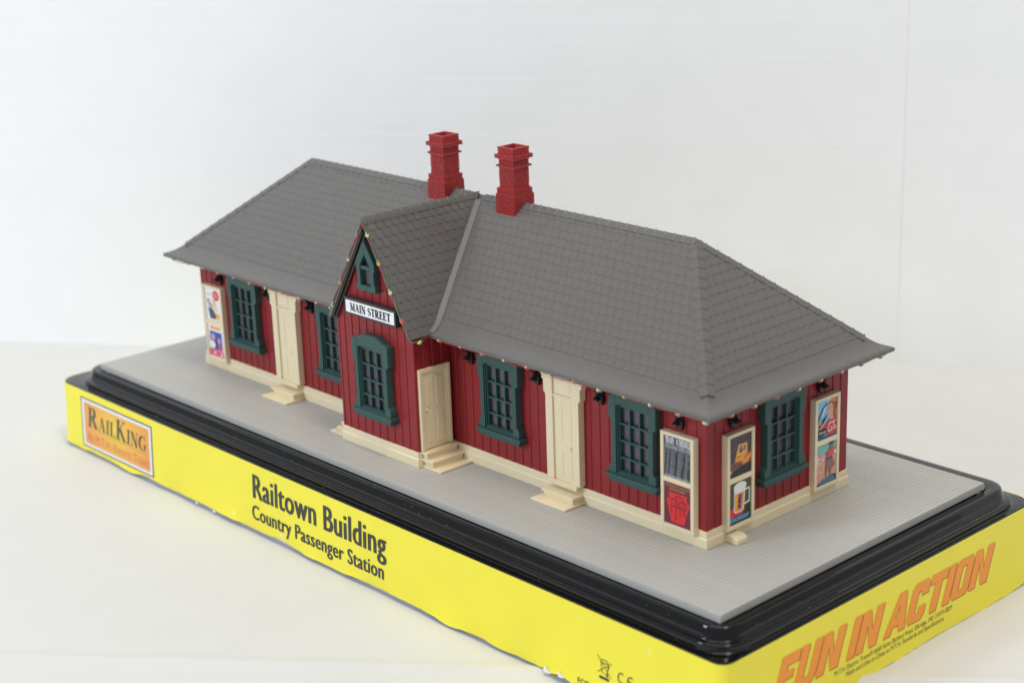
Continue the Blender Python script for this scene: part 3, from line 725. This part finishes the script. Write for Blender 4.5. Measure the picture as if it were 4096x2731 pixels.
def art_waiter(put, line, text, serif):
    put(P_['paper'], FULL); put(P_['red'], disc(.70, .80, .22, .16)); line(P_['paper'], arc(.62,.80,.05,.05,40,320,7), .02); line(P_['paper'], arc(.76,.80,.05,.05,40,320,7), .02); line(P_['grey'], [(.10,.80),(.36,.79)], .03)
    put(P_['skin'], disc(.22, .62, .10, .05)); put(P_['coal'], [(.08,.56),(.16,.64),(.14,.52)]); put(P_['grey'], [(.12,.52),(.30,.58),(.52,.42),(.30,.36)])
    put(P_['grape'], [(.12,.38),(.46,.36),(.66,.14),(.60,.06),(.24,.05),(.20,.2)]); put(P_['amber'], [(.46,.66),(.62,.64),(.66,.48),(.52,.46)]); put(P_['cream'], disc(.66, .38, .13, .09)); put(P_['amber'], [(.60,.26),(.88,.24),(.84,.10),(.66,.08)]); put(P_['cream'], [(.62,.0),(1,.0),(1,.12),(.7,.08)])
def art_card(put, line, text, serif):
    put(P_['paper'], FULL); put(P_['amber'], [(.16,.84),(.84,.84),(.84,.94),(.16,.94)]); put(P_['cobalt'], [(.10,.22),(.88,.22),(.88,.78),(.10,.78)])
    put(P_['skin'], disc(.30, .60, .12, .10)); put(P_['violet'], [(.30,.50),(.56,.44),(.50,.24),(.36,.26)]); put(P_['skin'], disc(.68, .52, .09, .09)); put(P_['paper'], disc(.24, .36, .18, .12)); put(P_['rose'], [(.64,.44),(.80,.42),(.84,.24),(.60,.24)])
    put(P_['pink'], [(.02,.02),(.98,.02),(.98,.20),(.02,.22)]); put(P_['paper'], disc(.35, .12, .06, .04)); put(P_['paper'], disc(.80, .10, .06, .04))
poster(FRONT, 1.22, .43, 3.88, 'cream framed poster with a red disc above a blue card', art_waiter, art_card)

# ------------------------------------------------------------------ string of lights
lights = thing('light_string', 'red and green wire with tiny coloured bulbs strung along the eaves', 'string lights', (15, -1, 5))
WR = flat('red_wire', (.42, .015, .03), .4); WG = flat('green_wire', (.06, .16, .05), .4)
BC = {'g': flat('green_bulb_tint', (.50, .72, .28), .2), 'o': flat('orange_bulb_tint', (.85, .36, .03), .2), 'w': flat('pale_bulb_tint', (.66, .70, .40), .2), 'r': flat('coral_bulb_tint', (.80, .14, .07), .2)}
CLEAR = mat('clear_bulb_plastic', (.80, .82, .80), .08, .5, .01, 100, trans=.85)
protos = {}
def bulb(k, p, ax):
    ax = Vector(ax).normalized(); key = (k, tuple(round(t, 3) for t in ax))
    if key in protos: return dup(protos[key], Vector(p)+protos[key, 'off'], lights)
    b = MB(); b.ell(p, ax, .135, .078, 10, 5, -.95, .05, 0); b.ell(Vector(p)+ax*.02, ax, .12, .074, 10, 5, .0, .97, 1)
    o = b.build('bulb', [BC[k], CLEAR], lights, smooth=60)
    protos[key] = o; protos[key, 'off'] = WORLD_LOC[o.name]-Vector(p); return o
seq = 'gowr'
rnd = random.Random(5)
red_pts, green_pts = [], []
def run(pts, ax, kinds):
    for i, (p, k) in enumerate(zip(pts, kinds)):
        p = Vector(p)+Vector((0, rnd.uniform(-.02, .02), rnd.uniform(-.03, .03))); bulb(k, p, ax)
def wire(P, Q, ax_out, m_, pl, sag, ph):
    P, Q = Vector(P), Vector(Q); out = Vector(ax_out); pts = []
    for i in range(9):
        t = i/8; s_ = math.sin(math.pi*t); pts.append(tuple(P.lerp(Q, t)+Vector((0,0,sag*s_))+out*(ph*math.sin(2*math.pi*t))))
    return pts
wr, wg = MB(), MB()
def strand(pts, out, j=.05):
    for P, Q in zip(pts, pts[1:]):
        wr.tube(wire(P, Q, out, None, None, rnd.uniform(-.05, .05), rnd.uniform(.0, .04)), .017, 5)
        wg.tube(wire(Vector(P)+Vector((0,0,.05)), Vector(Q)+Vector((0,0,.05)), out, None, None, rnd.uniform(-.02, .05), rnd.uniform(-.04, .0)), .016, 5)
EY = -EO+.06
fl = [(-.30+1.177*i, EY, 5.02) for i in range(10)]+[(11.2, EY, 5.03)]
run(fl, (1,0,0), 'gowrgowrgow'); strand([(-.95, EY, 5.04)]+fl+[(12.4, EY, 5.04)], (0,-1,0))
fr_ = [(17.85+1.18*i, EY, 5.02) for i in range(12)]
run(fr_, (1,0,0), 'owrgowrgowrg'); strand([(17.1, -.9, 5.05)]+fr_+[(30.98, -.98, 5.0)], (0,-1,0))
en = [(L+EO-.06, .03+1.155*i, 5.01) for i in range(8)]
run(en, (0,-1,0), 'owrwowrg'); strand([(30.98, -.98, 5.0)]+en+[(L+EO-.06, 8.75, 5.05)], (1,0,0))
gl = [(14.51, -1.98, 8.72), (13.90, -1.98, 7.69), (13.30, -1.98, 6.68), (12.69, -1.98, 5.67)]
gr = [(15.12, -1.98, 8.82), (15.70, -1.98, 7.83), (16.30, -1.98, 6.83), (16.88, -1.98, 5.83)]
for p, k in zip(gl, 'rwog'): bulb(k, p, (.5, 0, .86))
for p, k in zip(gr, 'gowr'): bulb(k, p, (-.5, 0, .86))
bulb('g', (17.42, -1.60, 5.02), (0, 1, 0))
strand([(14.86, -1.99, 9.22)]+gl, (0,-1,0)); strand([(14.86, -1.99, 9.22)]+gr+[(17.38, -1.98, 5.02)], (0,-1,0)); strand([(17.38, -1.98, 5.02), (17.42, -1.6, 5.03), (17.3, -.95, 5.04), (17.85, EY, 5.02)], (1,0,0))
wr.build('wire', WR, lights, smooth=60)['label'] = 'red wire of the light string'
wg.build('wire', WG, lights, smooth=60)['label'] = 'green wire of the light string'

# ------------------------------------------------------------------ black tray
def side(o_, rim, foot):      # the deck sits off centre on the tray, so the rim is wider behind and on the left
    k = ((0, 0), (.33, rim), (.52, rim+.16), (.87, rim+.40), (1.03, foot))
    for (a0, b0), (a1, b1) in zip(k, k[1:]):
        if o_ <= a1: return b0+(b1-b0)*(o_-a0)/(a1-a0)
    return foot+o_-1.03
def rrect(o_, r, z, n=8):
    x0, x1, y0, y1 = PX0-side(o_, .80, 2.21), PX1+side(o_, .42, 1.03), PY0-side(o_, .33, 1.03), PY1+side(o_, 1.0, 1.85); pts = []
    R_ = r+.45*max(0, min(1, (o_-.87)/.12))                     # the foot is rounder at the three far corners
    for cx, cy, a, r in ((x1-r, y0+r, -90, r), (x1-R_, y1-R_, 0, R_), (x0+R_, y1-R_, 90, R_), (x0+R_, y0+R_, 180, R_)):
        for i in range(n+1): t_ = rad(a+90*i/n); pts.append((cx+r*math.cos(t_), cy+r*math.sin(t_), z))
    return pts
tray = thing('display_tray', 'glossy black stepped plastic tray under the grey plank deck', 'tray', (14.9, 3.9, ZT))
b = MB()
tp = [(-.3,.1,-.42),(.02,.08,-.40),(.04,.10,-.30),(.08,.3,-.288),(.25,.80,-.28),(.295,.82,-.284),(.335,.85,-.302),(.365,.87,-.335),(.39,.89,-.385),(.41,.90,-.43),(.455,.93,-.52),(.485,.95,-.63),(.50,.96,-.69),(.525,.98,-.715),(.56,1.0,-.722),(.745,1.13,-.728),(.782,1.15,-.735),(.812,1.17,-.755),(.828,1.18,-.79),(.836,1.19,-.84),(.85,1.2,-.94),(.862,1.18,-.975),(.885,1.1,-.99),(.98,.6,-.995),(1.015,.52,-1.0),(1.03,.50,-1.02),(1.035,.5,-1.2),(1.15,.5,-3.42)]
b.loft([rrect(*t_, n=12) for t_ in [(o_, r, z) for o_, r, z in tp]], 0, True, True, True)
b.build('tray_body', TRAY, tray, smooth=50)
# a few white dust specks on the gloss
q = MB(); rd = random.Random(11)
for i in range(26):
    x = rd.uniform(2, 33); o_, z = rd.choice(((.41,-.40),(.455,-.52),(.65,-.722),(.84,-.85),(.2,-.278))); s_ = rd.uniform(.005, .011)
    q.ell((x, PY0-o_-.004, z+.006), (0,0,1), s_, s_, 5, 3)
for i in range(8):
    y = rd.uniform(-2.5, 10); o_, z = rd.choice(((.50,-.40),(.54,-.52),(.74,-.722),(.92,-.85))); s_ = rd.uniform(.005, .010)
    q.ell((PX1+o_+.004, y, z+.006), (0,0,1), s_, s_, 5, 3)
d_ = q.build('dust', WHITE, tray); d_['kind'] = 'stuff'

# ------------------------------------------------------------------ yellow cardboard sleeve
YEL = mat('yellow_printed_card', (0.90, 0.80, 0.050), .34, .45, .02, 40)
nt = YEL.node_tree; bs = nt.nodes['Principled BSDF']              # small pale scuffs in the print
tc = nt.nodes.new('ShaderNodeTexCoord'); nz = nt.nodes.new('ShaderNodeTexNoise'); nz.inputs['Scale'].default_value = 130; nz.inputs['Detail'].default_value = 2
nt.links.new(tc.outputs['Object'], nz.inputs['Vector']); cr = nt.nodes.new('ShaderNodeMapRange'); cr.inputs[1].default_value = .745; cr.inputs[2].default_value = .80; nt.links.new(nz.outputs['Fac'], cr.inputs[0])
mx = nt.nodes.new('ShaderNodeMix'); mx.data_type = 'RGBA'; src = bs.inputs['Base Color'].links[0].from_socket
nt.links.new(cr.outputs[0], mx.inputs[0]); nt.links.new(src, mx.inputs[6]); mx.inputs[7].default_value = (.86, .85, .62, 1); nt.links.new(mx.outputs[2], bs.inputs['Base Color'])
CARD = mat('raw_grey_card', (.55, .56, .60), .8, .2, .05, 80)
sleeve = thing('cardboard_sleeve', 'yellow printed cardboard sleeve wrapped round the black tray, lower edge torn', 'packaging', (14.9, 3.9, ZT))
SX0, SX1, SY0, SY1 = PX0-2.26, PX1+1.08, PY0-1.08, PY1+1.90
def so(z): return 1.08+(-1.0-z)*.05                            # the card leans outward towards its lower edge
edge_pts = [(-5.9,-3.77),(-3.9,-3.89),(-2.89,-3.82),(-0.98,-3.84),(0.46,-3.89),(1.88,-3.71),(2.78,-3.78),(4.11,-3.82),(5.42,-3.76),(7.66,-3.78),(8.89,-3.76),(10.05,-3.8),(11.37,-3.72),(12.02,-3.78),(13.43,-3.83),(15.54,-3.84),(16.25,-3.8),(17.96,-3.8),(19.87,-3.78),(20.98,-3.82),(21.89,-3.89),(23.4,-3.79),(24.31,-3.86),(25.21,-3.85),(26.52,-3.82),(26.86,-3.78),(27.12,-3.86),(27.36,-3.79),(27.6,-3.72),(28.08,-3.87),(29.75,-3.86),(34.68,-3.92)]
end_pts = [(-4.6,-3.96),(0.34,-3.985),(1.96,-3.985),(4.48,-3.985),(5.99,-3.985),(7.6,-3.985),(9.27,-3.985),(10.93,-3.985),(11.84,-3.97),(12.44,-3.86),(13.45,-3.8)]
def interp(pts, x):
    for (a, za), (c, zc_) in zip(pts, pts[1:]):
        if x <= c: t_ = max(0, (x-a)/(c-a)); return za+(zc_-za)*t_
    return pts[-1][1]
def sleeve_path(r, step=.28):
    x0, x1, y0, y1 = SX0, SX1, SY0, SY1; pts = []
    def seg(a, c):
        n = int(math.dist(a, c)/step); pts.extend([(a[0]+(c[0]-a[0])*i/n, a[1]+(c[1]-a[1])*i/n) for i in range(n)])
    def cor(cx, cy, a, r): pts.extend([(cx+r*math.cos(rad(a+90*i/8)), cy+r*math.sin(rad(a+90*i/8))) for i in range(8)])
    q = r+.45
    seg((x0+q, y0), (x1-r, y0)); cor(x1-r, y0+r, -90, r); seg((x1, y0+r), (x1, y1-q)); cor(x1-q, y1-q, 0, q); seg((x1-q, y1), (x0+q, y1)); cor(x0+q, y1-q, 90, q); seg((x0, y1-q), (x0, y0+q)); cor(x0+q, y0+q, 180, q)
    return pts
base = sleeve_path(.47); nb_ = len(base); cxm, cym = (PX0+PX1)/2, (PY0+PY1)/2
rw = random.Random(4); jit = [rw.uniform(-.018, .018) for _ in base]
def bottom(p, i):
    if p[1] < SY0+.4: z = interp(edge_pts, p[0])
    elif p[0] > SX1-.4: z = interp(end_pts, p[1])
    else: z = -3.85
    return z+jit[i]
def push(p, d_):                                                # move a point of the 1.4 path outward by d_
    x = p[0]; y = p[1]
    near = x > 14.9 and y < 3.9; k = .47 if near else .92
    ix = min(max(x, SX0+k), SX1-k); iy = min(max(y, SY0+k), SY1-k); v_ = Vector((x-ix, y-iy)); l_ = v_.length
    v_ = v_/l_; return (x+v_.x*d_, y+v_.y*d_)
b = MB(); rings = []
lv = [0, .5, .94, .97, 1.0]
outr = []
for f in lv:
    r_ = []
    for i, p in enumerate(base):
        zb = bottom(p, i); z = -1.0+(zb+1.0)*f; wob = (.03*math.sin(p[0]*.9+1)+.022*math.sin(p[0]*2.3+p[1])) * max(0, f-.94)/.06
        x, y = push(p, so(z)-1.08+wob); r_.append((x, y, z))
    outr.append(r_)
def inset(r_, d_):
    out = []
    n = len(r_)
    for i, p in enumerate(r_):
        a = r_[i-1]; c = r_[(i+1) % n]; t_ = Vector((c[0]-a[0], c[1]-a[1], 0)).normalized(); nn = Vector((-t_.y, t_.x, 0)); out.append((p[0]+nn.x*d_, p[1]+nn.y*d_, p[2]))
    return out
b.loft(outr, 0); b.loft([outr[-1], inset(outr[-1], .03)], 1); b.loft([inset(r_, .03) for r_ in outr[::-1]], 1); b.loft([inset(outr[0], .03), outr[0]], 0)
card = b.build('printed_card', [YEL, CARD], sleeve, smooth=50)
b = MB(); b.loft([rrect(1.0, .5, ZT+.003), rrect(1.02, .5, -3.38), rrect(.90, .5, -3.38), rrect(.88, .5, ZT+.003)], 0); b.build('inner_card', CARD, sleeve, smooth=50)
# torn flaps at the lower edge
TORN = mat('torn_card_fibre', (.78, .77, .74), .9, .1, .1, 300)
b = MB()
for x, s_ in ((26.92, .20), (27.58, .17), (5.7, .06), (7.0, .08)):
    z = interp(edge_pts, x); y = PY0-so(z)
    b.add([(x-s_, y-.03, z-.02), (x-.02, y-.06, z+s_*.75), (x+s_, y-.02, z-.08), (x, y-.13, z-.05), (x-.3*s_, y-.10, z+.2*s_)], [(0,4,1),(4,3,1),(1,3,2),(0,3,4)])
b.build('torn_flap', TORN, sleeve, norm=False)

# print on the sleeve
def lean(o2, ud, wd):
    o2, ud, wd = Vector(o2), Vector(ud), Vector(wd)
    def F(u, z, w_): return tuple(o2+ud*u+wd*(so(z)+w_)+Vector((0, 0, z)))
    return F
SF = lean((0, PY0, 0), (1,0,0), (0,-1,0)); SE = lean((PX1, 0, 0), (0,1,0), (1,0,0))
CHAR = flat('charcoal_ink', (.035, .042, .04), .45)
b = MB()
for k in (-2, -1, 0, 1, 2): put_text(b, SF, 'Railtown Building', 9.88+k*.022, -2.41, 18.34+k*.022, 1.0, .012+.0006*k, 0, space=1.06)      # a bolder cut
for k in (-2, -1, 0, 1, 2): put_text(b, SF, 'Country Passenger Station', 9.76+k*.014, -3.33, 18.18+k*.014, .60, .012+.0006*k, 0, space=1.06)
b.build('lettering', CHAR, card, norm=False)
b = MB()
SB = lambda u, z, w_: SF(u-.26, z-.195, w_)
put_text(b, SB, 'FOR A', 28.62, -3.52, 29.45, .19, .012, 0, offset=.01)
put = lambda pts, w_: stroke(b, SB, pts, w_, .012, 0)
put([(29.50,-2.20),(30.13,-2.85)], .022); put([(29.52,-2.80),(30.15,-2.32)], .022)                       # crossed-out bin
put(arc(29.82,-2.36,.17,.06,0,360,15), .03); put([(29.66,-2.38),(29.72,-2.76),(29.95,-2.76),(30.0,-2.40)], .028); put(arc(29.95,-2.80,.035,.035,0,360,8), .04); put([(29.98,-2.46),(30.03,-2.46),(30.02,-2.56)], .02)
b.flat(SB, [(29.60,-2.99),(30.04,-2.99),(30.04,-2.89),(29.60,-2.89)], .012, 0)
put(arc(30.58,-2.66,.14,.17,55,305,12), .045); put(arc(31.0,-2.66,.14,.17,55,305,12), .045); put([(30.87,-2.66),(31.02,-2.66)], .04)
b.build('lettering', CHAR, card, norm=False)
# maker's label: dark rule, white rule, orange field
ORA = flat('label_orange', (.83, .40, .055), .4)
nt = ORA.node_tree; bs = nt.nodes['Principled BSDF']; tc = nt.nodes.new('ShaderNodeTexCoord'); gr_ = nt.nodes.new('ShaderNodeTexGradient'); gr_.gradient_type = 'SPHERICAL'
mp = nt.nodes.new('ShaderNodeMapping'); mp.inputs['Location'].default_value = (.0, 0, -.12); mp.inputs['Scale'].default_value = (36, 36, 62); nt.links.new(tc.outputs['Object'], mp.inputs[0]); nt.links.new(mp.outputs[0], gr_.inputs[0])
mx = nt.nodes.new('ShaderNodeMix'); mx.data_type = 'RGBA'; nt.links.new(gr_.outputs['Fac'], mx.inputs[0]); mx.inputs[6].default_value = (.82, .34, .07, 1); mx.inputs[7].default_value = (.88, .60, .06, 1); nt.links.new(mx.outputs[2], bs.inputs['Base Color'])
NAVY = flat('label_rule_ink', (.02, .022, .06), .4); VIO = flat('label_violet_white', (.80, .80, .90), .4); PNK = flat('label_pink_ink', (.62, .14, .12), .4); DGR = flat('label_green_ink', (.035, .055, .05), .4); OLV = flat('label_olive_ink', (.50, .36, .06), .4)
SM = lambda u, z, w_: SF(u-.48, z-.2, w_)
b = MB(); q = lambda a, c, e, f, w_, mi: b.flat(SM, [(a, c), (e, c), (e, f), (a, f)], w_, mi)
q(-3.30,-3.44,2.76,-1.10,.008,0); q(-3.22,-3.38,2.68,-1.16,.011,1); q(-3.02,-3.25,2.50,-1.29,.014,2)
serif_text(b, SM, 'RAILKING', -2.74, -2.38, 2.22, .92, .017, 3, T=.19, t=.045, gap=.05, shear=.10, small=.72)
b.flat(SM, [(-1.75,-2.50),(2.25,-2.50),(2.25,-2.46),(-1.75,-2.46)], .017, 5)
put_text(b, SM, 'By M.T.H. Electric Trains', -2.78, -3.06, 2.40, .36, .017, 4); stroke(b, SM, arc(2.33,-2.40,.05,.06,0,360,9), .015, .017, 5)
b.build('maker_label', [NAVY, VIO, ORA, DGR, PNK, OLV], card, norm=False)['label'] = 'orange maker label framed by a white and dark border'
# slogan on the short side
SLO = flat('slogan_orange', (.95, .33, .035), .4); SLD = flat('slogan_shadow_ink', (.33, .09, .02), .4)
T3 = .34
def R(a, c, e, f): return [(a, c), (e, c), (e, f), (a, f)]
HG = {'F': (.80, [R(0,0,T3,1), R(T3,.74,.80,1), R(T3,.40,.66,.60)]), 'U': (.92, [[(0,.14),(.10,0),(.46,0),(.46,.2),(T3,.2),(T3,1),(0,1)], [(.46,0),(.78,0),(.92,.18),(.92,1),(.58,1),(.58,.2),(.46,.2)]]),
      'N': (.98, [R(0,0,T3,1), R(.64,0,.98,1), [(T3,1),(T3,.62),(.64,0),(.64,.42)]]), 'I': (T3, [R(0,0,T3,1)]),
      'A': (.96, [[(-.06,0),(.28,0),(.50,1),(.34,1)], [(.34,1),(.68,1),(.98,0),(.66,0)][::1], R(.22,.18,.74,.40)]),
      'C': (.86, [[(0,.14),(.12,0),(T3,0),(T3,1),(.12,1),(0,.86)], [(T3,.76),(.52,.76),(.52,.64),(.86,.64),(.86,.88),(.76,1),(T3,1)], [(T3,0),(.74,0),(.86,.12),(.86,.36),(.52,.36),(.52,.22),(T3,.22)]]),
      'T': (.86, [R(0,.76,.86,1), R(.26,0,.60,.76)]), 'O': (.92, [[(0,.14),(.12,0),(T3,0),(T3,1),(.12,1),(0,.86)], [(.58,0),(.80,0),(.92,.14),(.92,.86),(.80,1),(.58,1)], R(T3,.80,.58,1), R(T3,0,.58,.20)])}
b = MB(); slogan = 'FUN IN ACTION'; tot = sum((HG[c][0]+.06) if c != ' ' else .34 for c in slogan)-.06
SH = .58/1.30; u0, u1, z0, z1 = -2.24, 9.70, -2.99, -1.68
kx = (u1-u0)/tot
for du, dz, w_, mi in ((.035, -.035, .010, 1), (0, 0, .013, 0)):
    x = 0
    for c in slogan:
        if c == ' ': x += .34; continue
        for kp, poly in enumerate(HG[c][1]):
            b.flat(SE, [(u0+(x+p[0])*kx+p[1]*(z1-z0)*SH+du, z0+p[1]*(z1-z0)+dz) for p in poly], w_+.00015*x+.0005*kp, mi)
        x += HG[c][0]+.06
b.build('slogan', [SLO, SLD], card, norm=False)
GREY = flat('grey_brown_ink', (.20, .17, .05), .5)
b = MB()
put_text(b, SE, 'M.T.H. Electric Trains\u00ae 6660 Santa Barbara Road, Elkridge, MD 21075-5829', 0.92, -3.31, 7.60, .17, .012, 0, shear=.15)
put_text(b, SE, 'Made and Litho in China to M.T.H. Standards and Specifications', 1.52, -3.55, 7.09, .17, .012, 0, shear=.15)
b.build('lettering', GREY, card, norm=False)
